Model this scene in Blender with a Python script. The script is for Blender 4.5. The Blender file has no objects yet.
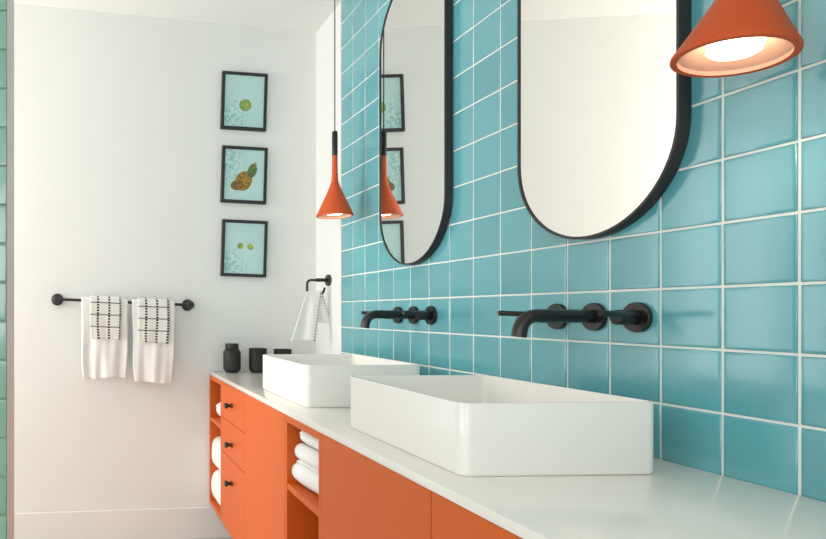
import bpy, bmesh, math, random
from mathutils import Vector, Matrix
random.seed(7)
C = bpy.context.scene.collection
PI = math.pi
# ---------------------------------------------------------------- camera maths (826 x 539)
TH = math.radians(2.5)
FPX = 586.6*math.cos(TH)
CX = 90 + FPX*math.tan(TH)
CY = 312.0
CH = 1.075                      # camera height above the floor
c_, s_ = math.cos(TH), math.sin(TH)
T = 0.11                        # tile module
D = T*c_/0.1006                 # face of the tiled wall (x)
def S(px, p):                   # distance along the wall of the point seen at column px on the plane x=p
    k = (px-CX)/FPX
    return p*(c_-k*s_)/(s_+k*c_)
def Z(py, p, s):                # height of the point seen at row py
    return CH + (CY-py)/FPX*(s*c_+p*s_)

# ---------------------------------------------------------------- materials
def new_mat(name):
    m = bpy.data.materials.new(name); m.use_nodes = True
    return m, m.node_tree.nodes, m.node_tree.links, m.node_tree.nodes['Principled BSDF']
def plain(name, col, rough=.5, metal=0, spec=.5, noise=0, nscale=20, bump=0, bscale=200, coat=0):
    m, n, l, b = new_mat(name)
    b.inputs['Base Color'].default_value = (*col, 1)
    b.inputs['Roughness'].default_value = rough
    b.inputs['Metallic'].default_value = metal
    b.inputs['Specular IOR Level'].default_value = spec
    b.inputs['Coat Weight'].default_value = coat
    tc = n.new('ShaderNodeTexCoord')
    if noise:
        t = n.new('ShaderNodeTexNoise'); t.inputs['Scale'].default_value = nscale; t.inputs['Detail'].default_value = 4
        l.new(tc.outputs['Object'], t.inputs['Vector'])
        mx = n.new('ShaderNodeMix'); mx.data_type = 'RGBA'
        mx.inputs['A'].default_value = (*[v*(1-noise) for v in col], 1)
        mx.inputs['B'].default_value = (*[min(1, v*(1+noise)) for v in col], 1)
        l.new(t.outputs['Fac'], mx.inputs['Factor']); l.new(mx.outputs['Result'], b.inputs['Base Color'])
    if bump:
        t = n.new('ShaderNodeTexNoise'); t.inputs['Scale'].default_value = bscale; t.inputs['Detail'].default_value = 3
        l.new(tc.outputs['Object'], t.inputs['Vector'])
        bp = n.new('ShaderNodeBump'); bp.inputs['Strength'].default_value = bump; bp.inputs['Distance'].default_value = .002
        l.new(t.outputs['Fac'], bp.inputs['Height']); l.new(bp.outputs['Normal'], b.inputs['Normal'])
    return m
def tile_mat(name, col, rough):
    m, n, l, b = new_mat(name)
    at = n.new('ShaderNodeAttribute'); at.attribute_name = 'tone'
    hs = n.new('ShaderNodeHueSaturation'); hs.inputs['Color'].default_value = (*col, 1)
    mr = n.new('ShaderNodeMapRange'); mr.inputs['To Min'].default_value = .93; mr.inputs['To Max'].default_value = 1.07
    l.new(at.outputs['Fac'], mr.inputs['Value']); l.new(mr.outputs['Result'], hs.inputs['Value'])
    l.new(hs.outputs['Color'], b.inputs['Base Color'])
    b.inputs['Roughness'].default_value = rough
    b.inputs['Specular IOR Level'].default_value = .9
    b.inputs['Coat Weight'].default_value = .5; b.inputs['Coat Roughness'].default_value = .1; b.inputs['Coat IOR'].default_value = 1.5
    tc = n.new('ShaderNodeTexCoord'); t = n.new('ShaderNodeTexNoise'); t.inputs['Scale'].default_value = 9
    l.new(tc.outputs['Object'], t.inputs['Vector'])
    bp = n.new('ShaderNodeBump'); bp.inputs['Strength'].default_value = .12; bp.inputs['Distance'].default_value = .01
    l.new(t.outputs['Fac'], bp.inputs['Height']); l.new(bp.outputs['Normal'], b.inputs['Normal'])
    return m
M = {}
M['plaster'] = plain('white_plaster', (.82, .825, .80), .75, noise=.015, nscale=3, bump=.05)
M['ceiling'] = plain('ceiling_paint', (.86, .85, .82), .85, noise=.01, nscale=3)
M['trimwhite'] = plain('white_trim_paint', (.82, .81, .78), .5)
M['jamb'] = plain('warm_grey_plaster', (.78, .74, .69), .7, noise=.03, nscale=6)
M['grout'] = plain('white_grout', (.80, .80, .75), .8, noise=.05, nscale=60)
M['tile'] = tile_mat('teal_glazed_tile', (.105, .37, .415), .2)
M['green_tile'] = tile_mat('sage_green_glazed_tile', (.23, .43, .34), .16)
M['quartz'] = plain('white_quartz', (.88, .84, .775), .12, noise=.015, nscale=9, spec=.5)
M['ceramic'] = plain('white_ceramic', (.90, .87, .81), .22, noise=.004, nscale=5)
M['orange'] = plain('orange_lacquer', (.65, .112, .009), .45, noise=.02, nscale=5, spec=.4)
M['lamp_orange'] = plain('orange_lamp_enamel', (.60, .080, .011), .5, noise=.03, nscale=14)
M['lamp_inside'] = plain('lamp_inner_cream', (.66, .38, .27), .6, noise=.01)
M['black'] = plain('matte_black_metal', (.007, .0063, .006), .34, noise=.1, nscale=30, spec=.6)
M['cord'] = plain('black_fabric_cord', (.03, .03, .03), .8, bump=.2, bscale=900)
M['frameblack'] = plain('black_frame_paint', (.02, .02, .02), .45, noise=.1)
M['ceramic_black'] = plain('black_stoneware', (.013, .013, .012), .5, noise=.15, nscale=25, spec=.4)
M['towel'] = plain('white_terry', (.90, .89, .87), .95, noise=.02, nscale=40, bump=.9, bscale=420)
M['chrome'] = plain('brushed_steel', (.6, .6, .6), .2, metal=1)
def mirror_mat():
    m, n, l, b = new_mat('silver_mirror')
    b.inputs['Base Color'].default_value = (.90, .895, .87, 1); b.inputs['Metallic'].default_value = 1
    b.inputs['Roughness'].default_value = .004
    return m
M['mirror'] = mirror_mat()
def glow_mat():
    m, n, l, b = new_mat('warm_lamp_glow')
    b.inputs['Base Color'].default_value = (1, .95, .85, 1)
    b.inputs['Emission Color'].default_value = (1, .86, .68, 1); b.inputs['Emission Strength'].default_value = 4
    return m
M['glow'] = glow_mat()
def floor_mat():
    m, n, l, b = new_mat('pale_floor_boards')
    tc = n.new('ShaderNodeTexCoord')
    br = n.new('ShaderNodeTexBrick')
    br.inputs['Color1'].default_value = (.74, .72, .67, 1); br.inputs['Color2'].default_value = (.69, .67, .62, 1)
    br.inputs['Mortar'].default_value = (.38, .35, .31, 1)
    br.inputs['Scale'].default_value = 1; br.inputs['Mortar Size'].default_value = .0025
    br.inputs['Brick Width'].default_value = 1.1; br.inputs['Row Height'].default_value = .16
    l.new(tc.outputs['Object'], br.inputs['Vector'])
    mp = n.new('ShaderNodeMapping'); mp.inputs['Scale'].default_value = (2, 30, 1)
    t = n.new('ShaderNodeTexNoise'); t.inputs['Scale'].default_value = 2; t.inputs['Detail'].default_value = 5
    l.new(tc.outputs['Object'], mp.inputs['Vector']); l.new(mp.outputs['Vector'], t.inputs['Vector'])
    mx = n.new('ShaderNodeMix'); mx.data_type = 'RGBA'; mx.blend_type = 'MULTIPLY'; mx.inputs['Factor'].default_value = .15
    l.new(br.outputs['Color'], mx.inputs['A']); l.new(t.outputs['Color'], mx.inputs['B'])
    l.new(mx.outputs['Result'], b.inputs['Base Color']); b.inputs['Roughness'].default_value = .45
    return m
M['floor'] = floor_mat()
def mth(n, l, op, a, b_=None, c=None):
    x = n.new('ShaderNodeMath'); x.operation = op
    for i, v in enumerate((a, b_, c)):
        if v is None: continue
        if isinstance(v, (int, float)): x.inputs[i].default_value = v
        else: l.new(v, x.inputs[i])
    return x.outputs[0]
def check_mat():       # white woven cloth with dashed black lines one way and thin grey lines the other (UV in metres)
    m, n, l, b = new_mat('checked_hand_towel')
    uv = n.new('ShaderNodeUVMap'); sp = n.new('ShaderNodeSeparateXYZ'); l.new(uv.outputs[0], sp.inputs[0])
    U, V = sp.outputs[0], sp.outputs[1]
    def line(v, period, off, w):
        f = mth(n, l, 'FRACT', mth(n, l, 'DIVIDE', mth(n, l, 'ADD', v, off), period))
        return mth(n, l, 'LESS_THAN', f, w/period)
    thick = line(U, .051, .021, .0105)
    dash = line(V, .0125, 0, .0082)
    a = mth(n, l, 'MULTIPLY', thick, dash)
    thin = mth(n, l, 'MULTIPLY', mth(n, l, 'MULTIPLY', line(V, .0545, -.0525, .006), .68), mth(n, l, 'GREATER_THAN', V, .02))
    f = mth(n, l, 'MAXIMUM', a, thin)
    mx = n.new('ShaderNodeMix'); mx.data_type = 'RGBA'
    mx.inputs['A'].default_value = (.82, .81, .77, 1); mx.inputs['B'].default_value = (.02, .02, .02, 1)
    l.new(f, mx.inputs['Factor']); l.new(mx.outputs['Result'], b.inputs['Base Color'])
    b.inputs['Roughness'].default_value = .95
    t = n.new('ShaderNodeTexChecker'); t.inputs['Scale'].default_value = 260; l.new(uv.outputs[0], t.inputs['Vector'])
    bp = n.new('ShaderNodeBump'); bp.inputs['Strength'].default_value = .5; bp.inputs['Distance'].default_value = .002
    l.new(t.outputs['Fac'], bp.inputs['Height']); l.new(bp.outputs['Normal'], b.inputs['Normal'])
    return m
M['check'] = check_mat()
def edge_towel_mat():  # white with a black stitched border
    m, n, l, b = new_mat('stitched_edge_towel')
    uv = n.new('ShaderNodeUVMap'); sp = n.new('ShaderNodeSeparateXYZ'); l.new(uv.outputs[0], sp.inputs[0])
    U, V = sp.outputs[0], sp.outputs[1]
    band = mth(n, l, 'LESS_THAN', mth(n, l, 'ABSOLUTE', mth(n, l, 'SUBTRACT', U, .093)), .003)
    d = mth(n, l, 'LESS_THAN', mth(n, l, 'FRACT', mth(n, l, 'DIVIDE', V, .014)), .55)
    f = mth(n, l, 'MULTIPLY', mth(n, l, 'MULTIPLY', band, d), .85)
    mx = n.new('ShaderNodeMix'); mx.data_type = 'RGBA'
    mx.inputs['A'].default_value = (.83, .82, .79, 1); mx.inputs['B'].default_value = (.03, .03, .03, 1)
    l.new(f, mx.inputs['Factor']); l.new(mx.outputs['Result'], b.inputs['Base Color'])
    b.inputs['Roughness'].default_value = .95
    return m
M['edge_towel'] = edge_towel_mat()
def print_mat(kind):   # a printed photo of water with fruit in it; UV 0..1
    m, n, l, b = new_mat('water_print_'+kind)
    uv = n.new('ShaderNodeUVMap'); sp = n.new('ShaderNodeSeparateXYZ'); l.new(uv.outputs[0], sp.inputs[0])
    U, V = sp.outputs[0], sp.outputs[1]
    w = n.new('ShaderNodeTexNoise'); w.inputs['Scale'].default_value = 9; w.inputs['Detail'].default_value = 6; w.inputs['Distortion'].default_value = 2.2
    l.new(uv.outputs[0], w.inputs['Vector'])
    cen = {'round_fruit': (.15, .15), 'pineapple': (.05, .72), 'two_limes': (.1, .1)}[kind]
    du = mth(n, l, 'SUBTRACT', U, cen[0]); dv = mth(n, l, 'SUBTRACT', V, cen[1])
    r = mth(n, l, 'SQRT', mth(n, l, 'ADD', mth(n, l, 'MULTIPLY', du, du), mth(n, l, 'MULTIPLY', dv, dv)))
    reg = n.new('ShaderNodeMapRange'); l.new(r, reg.inputs['Value'])
    reg.inputs['From Min'].default_value = .6; reg.inputs['From Max'].default_value = .1
    ramp = n.new('ShaderNodeValToRGB'); l.new(w.outputs['Fac'], ramp.inputs[0])
    e = ramp.color_ramp.elements; e[0].position = .40; e[0].color = (.20, .50, .47, 1); e[1].position = .58; e[1].color = (.60, .80, .78, 1)
    base = n.new('ShaderNodeMix'); base.data_type = 'RGBA'; base.inputs['A'].default_value = (.50, .72, .70, 1)
    l.new(reg.outputs[0], base.inputs['Factor']); l.new(ramp.outputs[0], base.inputs['B'])
    cur = base.outputs['Result']
    def blob(cur, cu, cv, ru, rv, ang, c1, c2, sc=30):
        mp = n.new('ShaderNodeMapping'); mp.vector_type = 'TEXTURE'
        mp.inputs['Location'].default_value = (cu, cv, 0); mp.inputs['Rotation'].default_value = (0, 0, math.radians(ang)); mp.inputs['Scale'].default_value = (ru, rv, 1)
        l.new(uv.outputs[0], mp.inputs['Vector'])
        ln = n.new('ShaderNodeVectorMath'); ln.operation = 'LENGTH'; l.new(mp.outputs[0], ln.inputs[0])
        f = mth(n, l, 'LESS_THAN', ln.outputs['Value'], 1)
        t = n.new('ShaderNodeTexVoronoi'); t.inputs['Scale'].default_value = sc; l.new(uv.outputs[0], t.inputs['Vector'])
        r2 = n.new('ShaderNodeValToRGB'); l.new(t.outputs['Distance'], r2.inputs[0])
        r2.color_ramp.elements[0].color = (*c1, 1); r2.color_ramp.elements[1].color = (*c2, 1); r2.color_ramp.elements[1].position = .75
        mx = n.new('ShaderNodeMix'); mx.data_type = 'RGBA'; l.new(f, mx.inputs['Factor']); l.new(cur, mx.inputs['A']); l.new(r2.outputs[0], mx.inputs['B'])
        return mx.outputs['Result']
    if kind == 'round_fruit':
        cur = blob(cur, .53, .425, .155, .115, 0, (.12, .26, .05), (.25, .40, .10), 14)
        cur = blob(cur, .57, .41, .085, .075, 30, (.62, .42, .12), (.22, .35, .06), 12)
    elif kind == 'pineapple':
        cur = blob(cur, .49, .38, .23, .185, 30, (.62, .34, .04), (.18, .12, .02), 26)
        cur = blob(cur, .33, .29, .17, .10, 5, (.45, .20, .04), (.14, .09, .02), 26)
        cur = blob(cur, .70, .59, .11, .15, -30, (.22, .30, .05), (.05, .12, .04), 30)
        cur = blob(cur, .76, .70, .04, .07, -25, (.65, .42, .08), (.10, .16, .04), 30)
    else:
        cur = blob(cur, .40, .545, .075, .06, 0, (.45, .50, .05), (.15, .28, .03), 10)
        cur = blob(cur, .65, .535, .08, .062, -20, (.12, .22, .03), (.40, .46, .06), 10)
        cur = blob(cur, .66, .55, .035, .03, 0, (.50, .52, .08), (.40, .46, .06), 10)
    l.new(cur, b.inputs['Base Color']); b.inputs['Roughness'].default_value = .35
    b.inputs['Coat Weight'].default_value = .3; b.inputs['Coat Roughness'].default_value = .1
    return m

# ---------------------------------------------------------------- mesh helpers
def BM(): return bmesh.new()
def box(bm, x0, x1, y0, y1, z0, z1, bev=0, seg=2):
    r = bmesh.ops.create_cube(bm, size=1)
    vs = r['verts']
    for v in vs:
        v.co = Vector(((x0+x1)/2+v.co.x*(x1-x0), (y0+y1)/2+v.co.y*(y1-y0), (z0+z1)/2+v.co.z*(z1-z0)))
    if bev:
        es = list({e for v in vs for e in v.link_edges})
        bmesh.ops.bevel(bm, geom=es, offset=bev, segments=seg, affect='EDGES', profile=.5)
def prism(bm, pts, z0, z1, bev=0):
    lo = [bm.verts.new((x, y, z0)) for x, y in pts]; hi = [bm.verts.new((x, y, z1)) for x, y in pts]
    n = len(pts)
    fs = [bm.faces.new(lo[::-1]), bm.faces.new(hi)]
    for i in range(n): fs.append(bm.faces.new((lo[i], lo[(i+1) % n], hi[(i+1) % n], hi[i])))
    bmesh.ops.recalc_face_normals(bm, faces=fs)
    if bev:
        es = list({e for f in fs for e in f.edges})
        bmesh.ops.bevel(bm, geom=es, offset=bev, segments=2, affect='EDGES', profile=.5)
def lathe(bm, prof, org=(0, 0, 0), axis='Z', seg=40, cap0=True, cap1=True):
    org = Vector(org); rings = []
    for r, h in prof:
        ring = []
        for i in range(seg):
            a = 2*PI*i/seg; u, v = r*math.cos(a), r*math.sin(a)
            co = {'Z': (u, v, h), '-X': (-h, u, v), 'Y': (u, h, v), '-Y': (u, -h, v), 'X': (h, u, v)}[axis]
            ring.append(bm.verts.new(org+Vector(co)))
        rings.append(ring)
    fs = []
    for a, b in zip(rings, rings[1:]):
        for i in range(seg):
            fs.append(bm.faces.new((a[i], a[(i+1) % seg], b[(i+1) % seg], b[i])))
    if cap0: fs.append(bm.faces.new(rings[0][::-1]))
    if cap1: fs.append(bm.faces.new(rings[-1]))
    bmesh.ops.recalc_face_normals(bm, faces=fs)
def tube(bm, pts, rad, seg=16, cap=True):
    pts = [Vector(p) for p in pts]; n = len(pts)
    rads = rad if isinstance(rad, (list, tuple)) else [rad]*n
    rings = []; up = None
    for i, p in enumerate(pts):
        t = (pts[min(i+1, n-1)]-pts[max(i-1, 0)]).normalized()
        if up is None: up = Vector((0, 0, 1)) if abs(t.z) < .9 else Vector((0, 1, 0))
        a = t.cross(up).normalized(); b = a.cross(t).normalized(); up = b
        rings.append([bm.verts.new(p+rads[i]*(math.cos(2*PI*k/seg)*a+math.sin(2*PI*k/seg)*b)) for k in range(seg)])
    fs = []
    for A, B in zip(rings, rings[1:]):
        for k in range(seg): fs.append(bm.faces.new((A[k], A[(k+1) % seg], B[(k+1) % seg], B[k])))
    if cap: fs += [bm.faces.new(rings[0][::-1]), bm.faces.new(rings[-1])]
    bmesh.ops.recalc_face_normals(bm, faces=fs)
def arc_path(pts, r, n=8):
    """polyline with rounded corners"""
    pts = [Vector(p) for p in pts]; out = [pts[0]]
    for a, b, c in zip(pts, pts[1:], pts[2:]):
        d0 = (a-b).normalized(); d1 = (c-b).normalized()
        p0 = b+d0*r; p1 = b+d1*r
        for i in range(n+1):
            t = i/n
            out.append((1-t)**2*p0+2*t*(1-t)*b+t*t*p1)
    out.append(pts[-1]); return out
def obj(name, bm, mat, parent=None, smooth=True, loc=None, ang=35):
    me = bpy.data.meshes.new(name)
    bm.to_mesh(me); bm.free()
    mats = mat if isinstance(mat, list) else [mat]
    for m in mats: me.materials.append(m)
    if smooth:
        for p in me.polygons: p.use_smooth = True
        me.set_sharp_from_angle(angle=math.radians(ang))
    o = bpy.data.objects.new(name, me); C.objects.link(o)
    if parent: o.parent = parent
    if loc: o.location = loc
    return o
def tag(o, label, cat, group=None):
    o['label'] = label; o['category'] = cat
    if group: o['group'] = group
    return o
def thing(name, label, cat, loc=(0, 0, 0), rz=0, group=None):
    o = bpy.data.objects.new(name, None); C.objects.link(o)
    o.empty_display_size = .05
    o.location = loc; o.rotation_euler = (0, 0, rz)
    return tag(o, label, cat, group)
def struct(name, bm, mat, parent=None, smooth=False):
    o = obj(name, bm, mat, parent, smooth)
    if not parent: o['kind'] = 'structure'
    return o
def dup(root, loc, label, rz=None):
    r = root.copy(); C.objects.link(r); r.location = loc; r['label'] = label
    if rz is not None: r.rotation_euler = (0, 0, rz)
    for ch in list(root.children):
        k = ch.copy(); C.objects.link(k); k.parent = r
        for g in list(ch.children):
            d = g.copy(); C.objects.link(d); d.parent = k
    return r

# ---------------------------------------------------------------- the room
PW = D+.006                                  # painted part of the right wall
SC = S(316, PW)                              # the corner
AL = math.radians(2.9)                       # the back wall runs a little out of square
def bw_pt(L, off=0):                         # L metres left of the corner, off metres in front of the wall
    return Vector((PW-L*math.cos(AL)+off*math.sin(AL), SC-L*math.sin(AL)-off*math.cos(AL), 0))
def bw(px, py, off=0):                       # the point of the back wall (moved off metres into the room) seen at px, py
    k = (px-CX)/FPX
    dx, dy = k*c_+s_, c_-k*s_                # ray in plan (depth 1)
    n = Vector((math.sin(AL), -math.cos(AL)))
    q = bw_pt(0, off)
    t = (n.x*q.x+n.y*q.y)/(n.x*dx+n.y*dy)
    return Vector((dx*t, dy*t, CH+(CY-py)/FPX*t))
XL, Y0 = -2.1, -1.9
LB = (PW-XL)/math.cos(AL)
bl = bw_pt(LB)
HC = Z(33, PW, SC)                           # ceiling height at the corner
def ceil_z(x): return HC+(PW-x)*.05
bm = BM(); prism(bm, [(XL-.1, Y0-.1), (PW+.1, Y0-.1), (PW+.1, SC+.12), (XL-.1, SC+.12)], -.06, 0)
struct('floor', bm, M['floor'])
bm = BM()
vs = []
for x, y in [(XL-.1, Y0-.1), (PW+.1, Y0-.1), (PW+.1, SC+.12), (XL-.1, SC+.12)]:
    vs.append((bm.verts.new((x, y, ceil_z(x))), bm.verts.new((x, y, ceil_z(x)+.06))))
bm.faces.new([v[0] for v in vs][::-1]); bm.faces.new([v[1] for v in vs])
for i in range(4): bm.faces.new((vs[i][0], vs[(i+1) % 4][0], vs[(i+1) % 4][1], vs[i][1]))
bmesh.ops.recalc_face_normals(bm, faces=bm.faces)
struct('ceiling', bm, M['ceiling'])
bm = BM(); prism(bm, [(PW, Y0-.1), (PW+.1, Y0-.1), (PW+.1, SC+.12), (PW, SC+.12)], 0, HC+.03)
wr = struct('wall_right', bm, M['plaster'])
bm = BM()
a0 = bw_pt(-.02); a1 = bw_pt(LB+.1); b0 = bw_pt(-.02, -.1); b1 = bw_pt(LB+.1, -.1)
W3 = (1.77, 2.42, .60, 1.95)               # window in the back wall, behind the shower partition (hidden from the camera)
def wseg(L0, L1, z0, z1, f=0, b=-.1):
    q = [bw_pt(L0, f), bw_pt(L1, f), bw_pt(L1, b), bw_pt(L0, b)]
    prism(bm, [(v.x, v.y) for v in q], z0, z1)
wt = ceil_z(XL)+.02
wseg(-.02, W3[0], 0, wt); wseg(W3[1], LB+.1, 0, wt); wseg(W3[0], W3[1], 0, W3[2]); wseg(W3[0], W3[1], W3[3], wt)
struct('wall_back', bm, M['plaster'])
# left wall with a window opening beyond the shower partition, and a nearer unseen one added for fill light
W1 = (1.86, 2.56, .75, 2.25); W2_FILL = (-1.5, .6, .7, 2.3)
bm = BM()
ys = [Y0-.1, W2_FILL[0], W2_FILL[1], W1[0], W1[1], SC-.05]
top = ceil_z(XL)+.02
for i in range(5):
    w = {1: W2_FILL, 3: W1}.get(i)
    if w:
        box(bm, XL-.1, XL, ys[i], ys[i+1], 0, w[2]); box(bm, XL-.1, XL, ys[i], ys[i+1], w[3], top)
    else: box(bm, XL-.1, XL, ys[i], ys[i+1], 0, top)
struct('wall_left', bm, M['plaster'])
W4_FILL = (-1.7, .3, .85, 2.2)                    # unseen window added behind the camera for frontal fill on the back wall
bm = BM(); box(bm, XL, W4_FILL[0], Y0-.1, Y0, 0, HC); box(bm, W4_FILL[1], PW, Y0-.1, Y0, 0, HC)
box(bm, W4_FILL[0], W4_FILL[1], Y0-.1, Y0, 0, W4_FILL[2]); box(bm, W4_FILL[0], W4_FILL[1], Y0-.1, Y0, W4_FILL[3], HC)
struct('wall_front', bm, M['plaster'])
for i, w in ((1, W1), (2, W2_FILL)):
    bm = BM(); t = .04
    box(bm, XL-.09, XL-.03, w[0], w[0]+t, w[2], w[3]); box(bm, XL-.09, XL-.03, w[1]-t, w[1], w[2], w[3])
    box(bm, XL-.09, XL-.03, w[0]+t, w[1]-t, w[2], w[2]+t); box(bm, XL-.09, XL-.03, w[0]+t, w[1]-t, w[3]-t, w[3])
    struct('window_%d' % i, bm, M['trimwhite'])  # the nearer frame surrounds the opening added for fill

bm = BM(); t = .04
wseg(W3[0], W3[0]+t, W3[2], W3[3], -.03, -.09); wseg(W3[1]-t, W3[1], W3[2], W3[3], -.03, -.09)
wseg(W3[0]+t, W3[1]-t, W3[2], W3[2]+t, -.03, -.09); wseg(W3[0]+t, W3[1]-t, W3[3]-t, W3[3], -.03, -.09)
struct('window_3', bm, M['trimwhite'])
bm = BM(); t = .04
box(bm, W4_FILL[0], W4_FILL[0]+t, Y0-.09, Y0-.03, W4_FILL[2], W4_FILL[3]); box(bm, W4_FILL[1]-t, W4_FILL[1], Y0-.09, Y0-.03, W4_FILL[2], W4_FILL[3])
box(bm, W4_FILL[0]+t, W4_FILL[1]-t, Y0-.09, Y0-.03, W4_FILL[2], W4_FILL[2]+t); box(bm, W4_FILL[0]+t, W4_FILL[1]-t, Y0-.09, Y0-.03, W4_FILL[3]-t, W4_FILL[3])
struct('window_4', bm, M['trimwhite'])  # frame of the rear opening added to let in fill light
# tiles
def tile_grid(bm, lay, put, hs, ht, gap=.0042, th=.005):
    """bevelled glazed tiles, one mesh; put(u, v, h) -> Vector"""
    for (u0, u1, v0, v1) in lay:
        g = gap/2; t = random.random()
        k0, k1 = random.uniform(-1, 1)*.0004, random.uniform(-1, 1)*.0004
        U0, U1, V0, V1 = u0+g, u1-g, v0+g, v1-g
        rings = []
        for ins, h in ((0, 0), (0, th-.002), (.0007, th-.0006), (.002, th-.0001), (.006, th+.0002)):
            rings.append([bm.verts.new(put(u, v, h+(k0*(1 if u > u0+.02 else -1)+k1*(1 if v > v0+.02 else -1) if h > 0 else 0)))
                          for u, v in ((U0+ins, V0+ins), (U1-ins, V0+ins), (U1-ins, V1-ins), (U0+ins, V1-ins))])
        fs = []
        for A, B in zip(rings, rings[1:]):
            for i in range(4): fs.append(bm.faces.new((A[i], A[(i+1) % 4], B[(i+1) % 4], B[i])))
        fs.append(bm.faces.new(rings[-1]))
        for f in fs: tones.append(t)
def tile_obj(name, lay, put, mat, parent):
    global tones
    tones = []
    bm = BM(); tile_grid(bm, lay, put, 0, 0)
    o = obj(name, bm, mat, parent, True, ang=60)
    at = o.data.attributes.new('tone', 'FLOAT', 'FACE')
    at.data.foreach_set('value', tones)
    return o
S0 = S(798.5, D)                               # a grout line near the right of the photo
ZG = Z(289, D, S(660.3, D))                    # a level grout line
cols = range(-9, 15); rows = range(-3, 13)
lay = []
for i in cols:
    for j in rows:
        z0, z1 = ZG+j*T, ZG+(j+1)*T
        if z0 > HC-.01: continue
        z1 = min(z1, HC-.001)
        lay.append((S0+i*T, S0+(i+1)*T, z0, z1))
SE = S0+15*T                                   # where the tiling stops
bm = BM(); box(bm, D+.0022, PW-.0002, S0-9*T, SE, ZG-3*T, HC-.0005)
grout = struct('grout_bed', bm, M['grout'], wr)
tile_obj('wall_tiles', lay, lambda u, v, h: Vector((D+.0052-h, u, v)), M['tile'], wr)
bm = BM(); box(bm, D-.0012, PW-.0002, SE+.0004, SE+.026, .793, HC-.0008, .001)
struct('trim_1', bm, M['trimwhite'])

# shower partition on the left: tiled front, plain end
xp = 0
dpt = 1.67
def at_depth(px, d):
    k = (px-CX)/FPX
    return Vector(((k*c_+s_)*d, (c_-k*s_)*d))
e0 = at_depth(7.5, dpt); e1 = at_depth(14.2, dpt+.13)
xe = (e0.x+e1.x)/2
bm = BM(); box(bm, XL, e1.x, e0.y, e1.y, 0, HC+.05, 0)
ws = struct('wall_shower', bm, M['jamb'])
gz = Z(51, e0.x, e0.y)
lay = []
for i in range(0, 16):
    for j in range(-24, 16):
        z0, z1 = gz+j*T, gz+(j+1)*T
        if z1 < .01 or z0 > HC-.01: continue
        lay.append((-(i+1)*T, -i*T, max(z0, .001), min(z1, HC)))
bm = BM(); box(bm, XL, e0.x-.002, e0.y-.004, e0.y-.0002, 0, HC)
struct('grout_bed', bm, plain('grey_green_grout', (.30, .38, .32), .8), ws)
tile_obj('wall_tiles', lay, lambda u, v, h: Vector((e0.x+u, e0.y-.0042-h, v)), M['green_tile'], ws)

# baseboard on the back wall
bt = bw(225, 506).z
bm = BM()
p = [bw_pt(.002, .001), bw_pt(LB-.05, .001), bw_pt(LB-.05, .016), bw_pt(.002, .016)]
prism(bm, [(v.x, v.y) for v in p], 0.0005, bt, .002)
struct('baseboard_back', bm, M['trimwhite'])

# ---------------------------------------------------------------- vanity
PF = .570                                    # front plane of the vanity
zc = CH-.282; zu = zc-.0175                  # top and underside of the worktop
zb = CH-.909
SN = .10                                     # near end of the run, outside the picture
def wall_s(p): return SC-(PW-p)*math.tan(AL)-.002
bm = BM(); prism(bm, [(PF, SN-.01), (D-.0005, SN-.01), (D-.0005, SE-.002), (PW-.001, SE+.028), (PW-.001, wall_s(PW)), (PF, wall_s(PF))], zu, zc, .0018)
tag(obj('countertop', bm, M['quartz']), 'long white quartz countertop running along the teal tiled wall', 'countertop')
edges = [S(x, PF) for x in (208.6, 221.6, 244.6, 284.6, 321.5, 431)]
edges[0] = wall_s(PF)-.001
edges += [edges[-1]-.463, SN]
PB = PW-.0005
def fr(v): return v
def open_unit(s0, s1, label):
    w = s1-s0; h = zu-zb-.0005
    r = thing('open_shelf_cabinet', label, 'cabinet', (PF, s0, zb), 0, None)
    t = .019; dp = PB-PF
    bm = BM(); g = .0006
    box(bm, 0, dp, g, t, 0, h, .0006, 1); box(bm, 0, dp, w-t, w-g, 0, h, .0006, 1)
    box(bm, 0, dp, t, w-t, 0, t, .0004, 1); box(bm, 0, dp, t, w-t, h-t, h, .0004, 1)
    box(bm, dp-.008, dp-.001, t, w-t, t, h-t)
    obj('carcass', bm, M['orange'], r)
    zs = CH-.495-zb
    bm = BM(); box(bm, .0015, dp-.009, t, w-t, zs-t, zs, .0006, 1); obj('shelf', bm, M['orange'], r)
    return r, zb+zs
def knob(parent, loc):
    bm = BM(); lathe(bm, [(.0100, 0), (.0100, .004), (.0070, .007), (.0070, .017), (.0112, .020), (.0116, .028), (.0106, .030)], (0, 0, 0), '-X', 28)
    return obj('knob', bm, M['black'], parent, loc=loc)
def closed_unit(name, s0, s1, label, drawers=None, cat='cabinet'):
    w = s1-s0; h = zu-zb-.0005; dp = PB-PF
    r = thing(name, label, cat, (PF, s0, zb))
    bm = BM(); g = .0006; t = .018
    box(bm, .0195, dp, g, t, 0, h); box(bm, .0195, dp, w-t, w-g, 0, h); box(bm, .0195, dp, t, w-t, 0, t)
    box(bm, .0195, dp, t, w-t, h-t, h); box(bm, dp-.008, dp, t, w-t, t, h-t)
    obj('carcass', bm, M['orange'], r, smooth=False)
    gap = .0013
    if drawers:
        for z0, z1, kz in drawers:
            bm = BM(); box(bm, 0, .019, gap, w-gap, z0+gap, z1-gap, .0008, 1)
            d = obj('drawer', bm, M['orange'], r)
            knob(d, (-.0002, w/2, kz))
    else:
        bm = BM(); box(bm, 0, .019, gap, w-gap, .0, h, .0008, 1); obj('door', bm, M['orange'], r)
    return r
u1, zs1 = open_unit(edges[1], edges[0], 'orange open shelf cabinet at the far end against the white back wall')
hh = CH-zb
closed_unit('drawer_cabinet', edges[2], edges[1], 'orange cabinet of three drawers with black knobs', [
    (hh-.45, zu-zb-.0005, hh-.376), (hh-.597, hh-.45, hh-.533), (0, hh-.597, hh-.688)], 'drawers')
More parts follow.
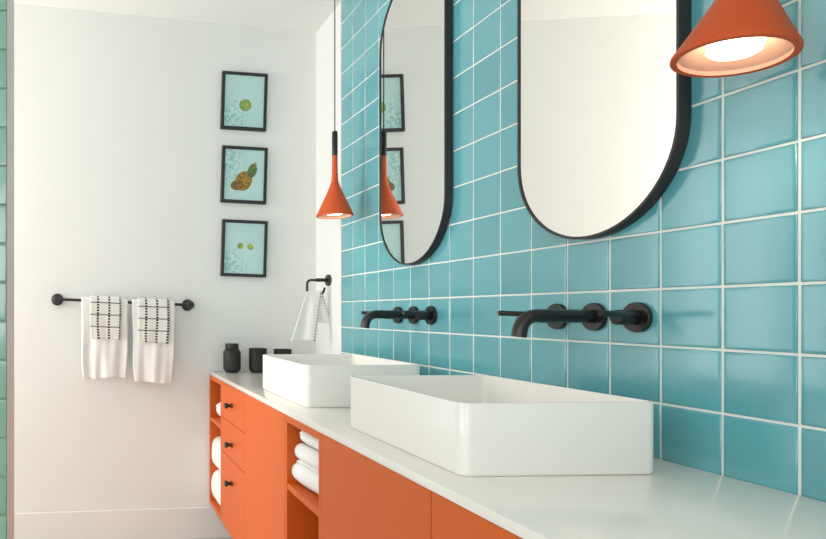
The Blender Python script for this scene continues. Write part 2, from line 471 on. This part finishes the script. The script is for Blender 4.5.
closed_unit('door_cabinet', edges[3], edges[2], 'orange door cabinet between the drawers and the middle open shelves')
u2, zs2 = open_unit(edges[4], edges[3], 'orange open shelf cabinet holding rolled towels in mid run')
closed_unit('door_cabinet', edges[5], edges[4], 'orange door cabinet in front of the nearer basin')
closed_unit('door_cabinet', edges[6], edges[5], 'deep orange door cabinet nearest the camera, at the bottom edge of the photo')
closed_unit('door_cabinet', edges[7], edges[6], 'orange door cabinet at the near end of the run, outside the photo')

# basins
def rr(x0, x1, y0, y1, r, z, n=6):
    pts = []
    for cx, cy, a0 in ((x1-r, y1-r, 0), (x0+r, y1-r, 90), (x0+r, y0+r, 180), (x1-r, y0+r, 270)):
        for i in range(n+1):
            a = math.radians(a0+90*i/n); pts.append(Vector((cx+r*math.cos(a), cy+r*math.sin(a), z)))
    return pts
def make_basin(W, L, H, label, loc):
    r = thing('vessel_basin', label, 'basin', loc, 0, None)
    bm = BM(); t = .007
    secs = [rr(.004, W-.004, .004, L-.004, .017, 0), rr(.0012, W-.0012, .0012, L-.0012, .0195, .0015), rr(0, W, 0, L, .020, .006),
            rr(0, W, 0, L, .020, H-.0015), rr(.0005, W-.0005, .0005, L-.0005, .020, H-.0004), rr(.0015, W-.0015, .0015, L-.0015, .0190, H),
            rr(t-.0015, W-t+.0015, t-.0015, L-t+.0015, .0145, H), rr(t, W-t, t, L-t, .014, H-.0015),
            rr(t+.002, W-t-.002, t+.002, L-t-.002, .016, .035), rr(t+.006, W-t-.006, t+.006, L-t-.006, .02, .022),
            rr(t+.016, W-t-.016, t+.016, L-t-.016, .022, .0155), rr(W/2-.03, W/2+.03, L/2-.03, L/2+.03, .028, .012)]
    rings = [[bm.verts.new(p) for p in s] for s in secs]; n = len(rings[0])
    for A, B in zip(rings, rings[1:]):
        for i in range(n): bm.faces.new((A[i], A[(i+1) % n], B[(i+1) % n], B[i]))
    bm.faces.new(rings[0][::-1]); bm.faces.new(rings[-1])
    bmesh.ops.recalc_face_normals(bm, faces=bm.faces)
    obj('bowl', bm, M['ceramic'], r, ang=50)
    bm = BM(); lathe(bm, [(.021, 0), (.021, .002), (.018, .0035), (.005, .004)], (W/2, L/2, .0121), 'Z', 32)
    obj('drain', bm, M['chrome'], r)
    return r
BP0, BP1 = .632, .984
bs0 = S(660, BP1); bs1 = S(347.6, BP0)
LBn = bs1-bs0; HB = .1258
make_basin(BP1-BP0, LBn, HB, 'larger looking white rectangular basin on the countertop, nearer the camera', (BP0, bs0, zc+.0002))
bs2 = S(422.5, BP1)
make_basin(BP1-BP0, LBn, HB, 'white rectangular basin further away, beside the black tumblers', (BP0, bs2, zc+.0002))

# faucets
def make_faucet(loc, label):
    r = thing('wall_faucet', label, 'faucet', loc)
    for dy in (-.1, 0, .1):
        bm = BM(); lathe(bm, [(.0285, 0), (.030, .001), (.030, .0075), (.029, .009)], (0, dy, 0), '-X', 40)
        obj('rosette', bm, M['black'], r)
    path = arc_path([(-.008, 0, .001), (-.1635, 0, .003), (-.171, 0, -.043)], .036, 12)
    bm = BM(); tube(bm, path, .0142, 24)
    lathe(bm, [(.0105, .002), (.0105, 0)], (0, 0, 0), '-X', 16) if False else None
    obj('spout', bm, M['black'], r)
    for sg in (-1, 1):
        bm = BM(); lathe(bm, [(.0150, .008), (.0150, .046), (.0138, .048)], (0, sg*.1, 0), '-X', 32)
        h = obj('handle', bm, M['black'], r)
        bm = BM()
        a = Vector((-.014, sg*.112, .004)); b = Vector((-.116, sg*.141, .008))
        tube(bm, [a, a.lerp(b, .5), b.lerp(a, .02), b], [.0062, .0062, .0062, .005], 16)
        obj('lever', bm, M['black'], h)
    return r
zf = CH-.0105
f1 = make_faucet((D-.0004, S(591.2, D-.01), zf), 'black wall mounted faucet with two levers above the nearer basin')
dup(f1, (D-.0004, S(411.8, D-.01), zf), 'black wall mounted faucet above the further basin')

# mirrors
def stadium(hw, z0, z1, n=32):
    pts = []
    for i in range(n+1):
        a = PI*i/n; pts.append((hw*math.cos(a), z1-hw+hw*math.sin(a)))
    for i in range(n+1):
        a = PI+PI*i/n; pts.append((hw*math.cos(a), z0+hw+hw*math.sin(a)))
    return pts
def make_mirror(loc, label):
    hw, H = .202, .99
    r = thing('oval_mirror', label, 'mirror', loc)
    bm = BM(); t = .006
    def ring(ins, x):
        out = []
        for i in range(33):
            a = PI*i/32; out.append(bm.verts.new((x, (hw-ins)*math.cos(a), H-hw+(hw-ins)*math.sin(a))))
        for i in range(33):
            a = PI+PI*i/32; out.append(bm.verts.new((x, (hw-ins)*math.cos(a), hw+(hw-ins)*math.sin(a))))
        return out
    R = [ring(0, -.0004), ring(0, -.0225), ring(.0006, -.0235), ring(t-.0006, -.0235), ring(t, -.0225), ring(t, -.012), ring(t, -.0006), ring(0, -.0004)]
    R = R[:-1]
    n = len(R[0]); RR = R+[R[0]]
    for A, B in zip(RR, RR[1:]):
        for i in range(n): bm.faces.new((A[i], A[(i+1) % n], B[(i+1) % n], B[i]))
    bmesh.ops.recalc_face_normals(bm, faces=bm.faces)
    obj('frame', bm, M['frameblack'], r)
    bm = BM(); A = ring(t+.0001, -.0205) if False else None
    v = []
    pts = stadium(hw-t-.0002, t, H-t)
    lo = [bm.verts.new((-.016, y, z)) for y, z in pts]; hi = [bm.verts.new((-.0205, y, z)) for y, z in pts]
    bm.faces.new(lo); bm.faces.new(hi[::-1])
    for i in range(len(pts)): bm.faces.new((lo[i], lo[(i+1) % len(pts)], hi[(i+1) % len(pts)], hi[i]))
    bmesh.ops.recalc_face_normals(bm, faces=bm.faces)
    obj('mirror_glass', bm, M['mirror'], r, smooth=False)
    return r
zm = CH+.158
ym = (S(691.5, D)+S(517.5, D-.0235))/2
m1 = make_mirror((D-.0006, ym, zm), 'tall oval mirror with thin black frame above the nearer basin')
ym2 = (S(452, D)+S(380, D-.0235))/2
dup(m1, (D-.0006, ym2, zm), 'narrow looking oval black framed mirror above the further basin')

# pendant lamps
def make_lamp(loc, label, topz):
    r = thing('pendant_lamp', label, 'lamp', loc)
    R = .070
    prof = [(R-.0022, .0005), (R, .002), (R, .0065), (R*.93, .0165), (R*.72, .049), (R*.52, .080), (R*.36, .106), (R*.25, .126), (R*.185, .143), (R*.165, .165), (R*.15, .20), (R*.145, .242)]
    bm = BM()
    lathe(bm, prof, seg=64, cap0=False, cap1=True)
    obj('lamp_shade', bm, M['lamp_orange'], r, ang=50)
    bm = BM()
    lathe(bm, [(R-.0022, .0005), (R-.0085, .0012), (R-.0090, .008), (R*.78, .012), (R*.60, .030), (.030, .046)], seg=64, cap0=False, cap1=True)
    bmesh.ops.reverse_faces(bm, faces=bm.faces)
    # outer lip ring is orange, the cone inside cream
    o = obj('shade_lining', bm, [M['lamp_orange'], M['lamp_inside']], r, ang=50)
    for pl in o.data.polygons:
        z = sum(o.data.vertices[v].co.z for v in pl.vertices)/len(pl.vertices)
        pl.material_index = 0 if z < .0015 else 1
    bm = BM(); lathe(bm, [(.018, .0068), (.027, .0085), (.0305, .012), (.0315, .020), (.0315, .0455)], seg=48)
    obj('diffuser', bm, M['glow'], r)
    bm = BM(); lathe(bm, [(.0108, .2421), (.0108, .335), (.009, .3385), (.004, .3395)], seg=32)
    obj('grip', bm, M['black'], r)
    bm = BM(); tube(bm, [(0, 0, .339), (0, 0, (topz+.34)/2), (0, 0, topz-.02)], .0022, 10); obj('cord', bm, M['cord'], r)
    bm = BM(); lathe(bm, [(.045, topz-.022), (.047, topz-.019), (.047, topz-.0005)], seg=40); obj('ceiling_rose', bm, M['black'], r)
    return r
PL = .972
zl = CH+.379
l1 = make_lamp((PL, S(334.8, PL), zl), 'orange cone pendant lamp hanging by the white back wall, further away', ceil_z(PL)-zl)
FI = math.radians(10)                          # the nearer lamp hangs a little askew on its cord
PN = PL+.339*math.sin(FI)
SNL = S(732.5, PL)
l2 = dup(l1, (PN, SNL, zl), 'orange cone pendant lamp seen close up at top right')
for ch in l2.children:
    if not ch.name.startswith(('cord', 'ceiling_rose')):
        P = Vector((0, 0, .339)); ch.rotation_euler = (0, FI, 0); ch.location = P-Matrix.Rotation(FI, 3, 'Y') @ P
    else: ch.scale = (1, 1, 1)
for x in (334.8, 732.5):
    ld = bpy.data.lights.new('lamp_light', 'SPOT'); ld.energy = 1.2; ld.color = (1, .84, .66); ld.spot_size = math.radians(120); ld.spot_blend = .8
    ld.shadow_soft_size = .03
    lo = bpy.data.objects.new('lamp_light', ld); C.objects.link(lo); lo.location = (PL, S(x, PL), zl-.003)
    lo.parent = None

# ---------------------------------------------------------------- pictures on the back wall
def make_picture(corners, kind, label):
    # corners: px of left, right, top-left y, bottom-left y, top-right y, bottom-right y
    xl, xr, yc_t, yc_b = corners
    a = bw(xl, (yc_t+yc_b)/2, .018); b = bw(xr, (yc_t+yc_b)/2, .018)
    cen = (a+b)/2; w = (a-b).length; d = (cen.x*s_+cen.y*c_)
    h = (yc_b-yc_t)/FPX*d
    r = thing('framed_picture', label, 'picture', (cen.x, cen.y, cen.z-h/2), AL)
    r.rotation_euler = (0, math.radians(1.8), AL)
    # local: x along wall, y into the wall (0.018 behind front), z up
    q = bw_pt(0, .0008)
    bm = BM(); t = .0145; f0, f1_ = 0, .0172
    box(bm, -w/2, -w/2+t, f0, f1_, 0, h, .001, 1); box(bm, w/2-t, w/2, f0, f1_, 0, h, .001, 1)
    box(bm, -w/2+t, w/2-t, f0, f1_, 0, t, .001, 1); box(bm, -w/2+t, w/2-t, f0, f1_, h-t, h, .001, 1)
    obj('frame', bm, M['frameblack'], r)
    bm = BM(); uvl = bm.loops.layers.uv.new('UVMap')
    box(bm, -w/2+t+.0002, w/2-t-.0002, .005, .0085, t+.0002, h-t-.0002)
    for fc in bm.faces:
        for lp in fc.loops:
            lp[uvl].uv = ((lp.vert.co.x+w/2-t)/(w-2*t), (lp.vert.co.z-t)/(h-2*t))
    obj('print', bm, print_mat(kind), r, smooth=False)
    return r
make_picture((221, 266.3, 72, 129.6), 'round_fruit', 'black framed print of a green round fruit in water, topmost of three')
make_picture((221, 266.3, 146.3, 203), 'pineapple', 'black framed print of a pineapple floating in water, middle of three')
make_picture((221, 266.3, 220, 276.6), 'two_limes', 'black framed print of two small limes, lowest of three')

# ---------------------------------------------------------------- towel rail
OFF = .062
pa = bw(57.2, 299.3, OFF); pb = bw(190, 305, OFF)
rail = thing('towel_rail', 'black towel rail with round end plates on the back wall', 'towel rail', tuple((pa+pb)/2), AL)
# horizontal frame of the rail: local x along the wall, y towards the wall
L2 = math.hypot(pb.x-pa.x, pb.y-pa.y)/2
tilt = (pa.z-pb.z)/2
def railz(x): return -x/L2*tilt
for sg in (-1, 1):
    bm = BM(); lathe(bm, [(.0265, 0), (.0275, .0015), (.0275, .009), (.025, .011), (.012, .0125), (.0115, .030), (.0115, .0625), (.0175, .0645), (.0185, .068), (.0175, .077), (.0150, .079)], (sg*L2, OFF-.0005, railz(sg*L2)), '-Y', 40)
    obj('end_plate', bm, M['black'], rail)
bm = BM(); tube(bm, [(-L2+.008, -.002, railz(-L2)), (0, -.002, 0), (L2-.008, -.002, railz(L2))], .0066, 20)
obj('bar', bm, M['black'], rail)

def draped(name, parent_loc, rz, w, front, back, rad, mat, label, cat, group=None, wav=.004, seed=1, taper=0, thick=.006, hem=0, slope=0, nx=28):
    """a cloth folded over a bar that runs along local x; y<0 is the front"""
    rnd = random.Random(seed)
    ph = [rnd.uniform(0, 6.28) for _ in range(6)]
    path = []
    nf = 26
    for i in range(nf+1): path.append((-rad, -front+front*i/nf))
    for i in range(1, 9):
        a = PI-PI*i/9; path.append((rad*math.cos(a), rad*math.sin(a)))
    for i in range(nf+1): path.append((rad, -back*i/nf))
    cum = [0]
    for a, b in zip(path, path[1:]): cum.append(cum[-1]+math.hypot(a[0]-b[0], a[1]-b[1]))
    bm = BM(); uvl = bm.loops.layers.uv.new('UVMap'); g = []; uvs = {}
    for j, (y, z) in enumerate(path):
        row = []
        for i in range(nx+1):
            u = i/nx; x = (u-.5)*w
            hang = min(1, max(0, -z)/max(front, .01))
            fold = wav*hang*(math.sin(u*9+ph[0]+z*6)+.6*math.sin(u*17+ph[1]-z*9)+.35*math.sin(u*29+ph[2]))
            xx = x*(1-taper*hang)+.004*hang*math.sin(ph[3]+z*22+u*2)
            sgn = -1 if y < 0 else 1
            yy = y+fold*(.8 if sgn < 0 else .15)-(.003*hang if sgn < 0 else 0)
            if sgn > 0: yy = max(yy, rad*.6)
            zz = z
            if j < 6 and hem: zz = z+hem*math.sin(u*5+ph[4])*(1-j/6)
            v = bm.verts.new((xx, yy, zz+slope*x)); uvs[v] = (u*w, cum[j]); row.append(v)
        g.append(row)
    for A, B in zip(g, g[1:]):
        for i in range(nx):
            f = bm.faces.new((A[i], A[i+1], B[i+1], B[i]))
            for lp in f.loops: lp[uvl].uv = uvs[lp.vert]
    bmesh.ops.recalc_face_normals(bm, faces=bm.faces)
    o = obj(name, bm, mat, None, True, ang=180)
    md = o.modifiers.new('thick', 'SOLIDIFY'); md.thickness = thick; md.offset = 0
    bv = o.modifiers.new('sub', 'SUBSURF'); bv.levels = 1; bv.render_levels = 1
    o.location = parent_loc; o.rotation_euler = (0, 0, rz)
    tag(o, label, cat, group)
    return o
def rail_pt(px):
    q = bw(px, 300, OFF+.002)
    rel = Matrix.Rotation(-AL, 3, 'Z') @ (q-Vector(rail.location))
    z = rail.location.z+railz(rel.x)
    return Vector((q.x, q.y, z))
SL = -tilt/L2
def px2m(px): return px/FPX*2.72
draped('bath_towel', rail_pt(104.5), AL, px2m(46), px2m(76), px2m(70), .0125, M['towel'], 'white bath towel hanging at the left of the towel rail', 'towel', None, .009, 3, .04, .008, .006, SL)
draped('bath_towel', rail_pt(153), AL, px2m(43), px2m(79), px2m(74), .0125, M['towel'], 'white bath towel hanging at the right of the towel rail', 'towel', None, .007, 8, .10, .008, .003, SL)
draped('hand_towel', rail_pt(105.3), AL, px2m(30), px2m(37), px2m(30), .0215, M['check'], 'small black checked hand towel over the left bath towel', 'towel', None, .0015, 5, .0, .006, .002, SL)
draped('hand_towel', rail_pt(153.3), AL, px2m(31), px2m(39), px2m(30), .0215, M['check'], 'small black checked hand towel over the right bath towel', 'towel', None, .0015, 12, .03, .006, .002, SL)

# ---------------------------------------------------------------- towel ring near the corner
sr = S(329.3, PW); zr = Z(280.3, PW, sr)
ring = thing('towel_ring', 'black open towel ring on the white strip beside the teal tiles', 'towel ring', (PW-.0005, sr, zr))
bm = BM(); lathe(bm, [(.0255, 0), (.0265, .001), (.0265, .009), (.025, .0105)], (0, 0, 0), '-X', 40); obj('rosette', bm, M['black'], ring)
bm = BM(); tube(bm, [(-.009, 0, .001), (-.03, 0, .001), (-.062, 0, .001)], .0085, 20); obj('post', bm, M['black'], ring)
bm = BM()
path = arc_path([(-.058, 0, .001), (-.104, -.004, .001), (-.106, -.006, -.066), (-.036, -.020, -.066), (-.030, -.022, -.034)], .022, 8)
tube(bm, path, .0056, 14); obj('hoop', bm, M['black'], ring)
# towel over the lower bar of the hoop
def ring_towel():
    # local frame: x from outer end to inner end, y depth; bar from (-.098) to (-.044)
    bm = BM(); uvl = bm.loops.layers.uv.new('UVMap'); g = []; uvs = {}
    nx = 22; W0, W1 = .072, .115
    path = []
    front, back = .213, .13
    nf = 24; rad = .010
    for i in range(nf+1): path.append((-rad-.014*(1-i/nf), -front*(1-i/nf)))
    for i in range(1, 7):
        a = PI-PI*i/7; path.append((rad*math.cos(a), rad*math.sin(a)))
    for i in range(nf+1): path.append((rad+.006*i/nf, -back*i/nf))
    cum = [0]
    for a, b in zip(path, path[1:]): cum.append(cum[-1]+math.hypot(a[0]-b[0], a[1]-b[1]))
    for j, (y, z) in enumerate(path):
        row = []
        isb = y > 0
        for i in range(nx+1):
            u = i/nx; h = min(1, -z/front) if z < 0 else 0
            if not isb: cx = -.080-.056*h; w = W0+(W1-W0)*h
            else: cx = -.066+.36*(-z if z < 0 else 0); w = W0*(1-.1*h)
            x = cx+(u-.5)*w
            yy = y+.005*math.sin(u*8+z*9)*min(1, h*3)
            v = bm.verts.new((x, yy-.012, z-.064)); uvs[v] = (u*.10, cum[j]); row.append(v)
        g.append(row)
    for A, B in zip(g, g[1:]):
        for i in range(nx):
            f = bm.faces.new((A[i], A[i+1], B[i+1], B[i]))
            for lp in f.loops: lp[uvl].uv = uvs[lp.vert]
    bmesh.ops.recalc_face_normals(bm, faces=bm.faces)
    o = obj('hand_towel', bm, M['edge_towel'], None, True, ang=180)
    md = o.modifiers.new('thick', 'SOLIDIFY'); md.thickness = .005; md.offset = 0
    o.location = (PW-.0005, sr, zr)
    tag(o, 'white hand towel with stitched edge hanging from the towel ring', 'towel')
ring_towel()

# ---------------------------------------------------------------- black vessels on the worktop
dj = 2.735
def on_top(px, d=dj):
    q = at_depth(px, d); return (q.x, q.y, zc+.0003)
jar = thing('lidded_jar', 'black lidded jar on the far end of the countertop, leftmost of three', 'jar', on_top(232))
R = .0405
bm = BM(); lathe(bm, [(R*.62, 0), (R*.70, .001), (R*.97, .014), (R, .019), (R, .092), (R*.97, .099), (R*.78, .108), (R*.74, .110)], seg=48)
obj('body', bm, M['ceramic_black'], jar)
bm = BM(); lathe(bm, [(R*.70, .1102), (R*.77, .112), (R*.77, .131), (R*.72, .1345), (R*.3, .135)], seg=48)
obj('lid', bm, M['ceramic_black'], jar)
def tumbler(loc, label, h=.112):
    bm = BM(); r = .0405
    lathe(bm, [(r*.68, 0), (r*.75, .001), (r*.97, .013), (r, .018), (r, h-.006), (r*1.03, h-.003), (r*1.02, h), (r*.94, h), (r*.93, .02), (r*.6, .012), (.002, .011)], seg=48)
    o = obj('tumbler', bm, M['ceramic_black'], loc=loc)
    return tag(o, label, 'tumbler', None)
tumbler(on_top(257.8), 'black tumbler partly hidden by the corner of the further basin')
tumbler(on_top(282.5), 'black cup of which only the rim shows behind the further basin', .108)

# ---------------------------------------------------------------- rolled towels on the shelves
def roll(name, cen, R, L, axis_ang, label, group, seed, squash=1.0, tilt=0, sq=0):
    rnd = random.Random(seed); bm = BM()
    turns = 3.2; n = 90; nl = 12; th = R/(turns+.4)
    g = []
    ph = rnd.uniform(0, 6.28)
    for j in range(nl+1):
        v = j/nl; y = (v-.5)*L; row = []
        endr = 1-.10*(abs(v-.5)*2)**6
        for i in range(n+1):
            t = i/n; a = t*turns*2*PI+ph
            r = th*.35+(R-th*.45)*(t**.85)
            r *= endr*(1+.02*math.sin(v*13+ph+a))
            if sq: r *= 1+(1/(abs(math.cos(a))**4+abs(math.sin(a))**4)**.25-1)*sq
            row.append(bm.verts.new((r*math.cos(a), y+.004*math.sin(a*.5+ph), r*math.sin(a)*squash)))
        g.append(row)
    for A, B in zip(g, g[1:]):
        for i in range(n): bm.faces.new((A[i], A[i+1], B[i+1], B[i]))
    o = obj(name, bm, M['towel'], None, True, ang=180)
    md = o.modifiers.new('thick', 'SOLIDIFY'); md.thickness = th*.72; md.offset = 0
    o.location = cen; o.rotation_euler = (tilt, 0, axis_ang)
    return tag(o, label, 'towel', group)
sm = (edges[3]+edges[4])/2
G = 'rolled white towels in the middle open shelves'
px_ = PF
r3, r2, r1 = .0355, .0275, .0205
roll('rolled_towel', (PF+.052, sm+.002, zs2+r3+.001), r3, .222, math.radians(6), 'thick rolled white towel with spiral end, lowest of three on the middle shelf', G, 1)
roll('rolled_towel', (PF+.044, sm-.004, zs2+2*r3+r2*1.0), r2, .20, math.radians(5), 'rolled white towel in the middle of the stack of three', G, 2)
roll('rolled_towel', (PF+.040, sm-.018, zs2+2*r3+2*r2+r1), r1, .17, math.radians(3), 'small rolled white towel on top of the stack of three', G, 3)
G = 'rolled white towels in the far open shelves'
se = (edges[0]+edges[1])/2
roll('rolled_towel', (PF+.06, se-.01, zs1+.0375), .037, .19, math.radians(6), 'rolled white towel alone on the upper shelf at the far end', G, 4)
zlow = zb+.0195
Hh = (zs1-.019-zlow)
ra = .078
roll('rolled_towel', (PF+.081, se, zlow+ra*1.0+.0005), ra, .225, math.radians(2), 'bulky rolled white towel at the bottom of the far open shelves', G, 5, sq=.7)
roll('rolled_towel', (PF+.081, se, zlow+ra*3.0+.001), ra, .235, math.radians(2), 'bulky rolled white towel stacked on another in the far open shelves', G, 6, sq=.95)

# ---------------------------------------------------------------- light
w = bpy.data.worlds.new('World'); bpy.context.scene.world = w; w.use_nodes = True
w.node_tree.nodes['Background'].inputs[0].default_value = (.86, .93, 1, 1); w.node_tree.nodes['Background'].inputs[1].default_value = 1.5
def area(name, loc, rot, sx, sy, e, col):
    d = bpy.data.lights.new(name, 'AREA'); d.shape = 'RECTANGLE'; d.size = sx; d.size_y = sy; d.energy = e; d.color = col
    o = bpy.data.objects.new(name, d); C.objects.link(o); o.location = loc; o.rotation_euler = rot; return o
area('window_and_fill_light', (XL-.02, (W1[0]+W1[1])/2, (W1[2]+W1[3])/2), (0, -PI/2, 0), W1[3]-W1[2]-.1, W1[1]-W1[0]-.1, 34, (1, .99, .965))
q = bw_pt((W3[0]+W3[1])/2, -.02)
area('window_and_fill_light', (q.x, q.y, (W3[2]+W3[3])/2), (-PI/2, 0, AL), W3[1]-W3[0]-.1, W3[3]-W3[2]-.1, 2.2, (1, .99, .97))
area('window_and_fill_light', (XL-.02, (W2_FILL[0]+W2_FILL[1])/2, (W2_FILL[2]+W2_FILL[3])/2), (0, -PI/2, 0), W2_FILL[3]-W2_FILL[2]-.1, W2_FILL[1]-W2_FILL[0]-.1, 21, (1, .99, .965))  # added fill light from the near left, through an invented opening

area('window_and_fill_light', ((W4_FILL[0]+W4_FILL[1])/2, Y0-.02, (W4_FILL[2]+W4_FILL[3])/2), (PI/2, 0, 0), W4_FILL[1]-W4_FILL[0]-.1, W4_FILL[3]-W4_FILL[2]-.1, 13, (1, .99, .965))  # added frontal fill, set in the made-up rear window

# ---------------------------------------------------------------- camera
cd = bpy.data.cameras.new('Camera'); cam = bpy.data.objects.new('Camera', cd); C.objects.link(cam)
cam.location = (0, 0, CH); cam.rotation_euler = (PI/2, 0, -TH)
cd.sensor_width = 36; cd.lens = FPX*36/826
cd.shift_x = (413-CX)/826; cd.shift_y = (CY-269.5)/826
cd.clip_start = .02
bpy.context.scene.camera = cam
vs_ = bpy.context.scene.view_settings
vs_.view_transform = 'Standard'; vs_.look = 'None'; vs_.gamma = 1; vs_.use_curve_mapping = False
vs_.exposure = 0.12
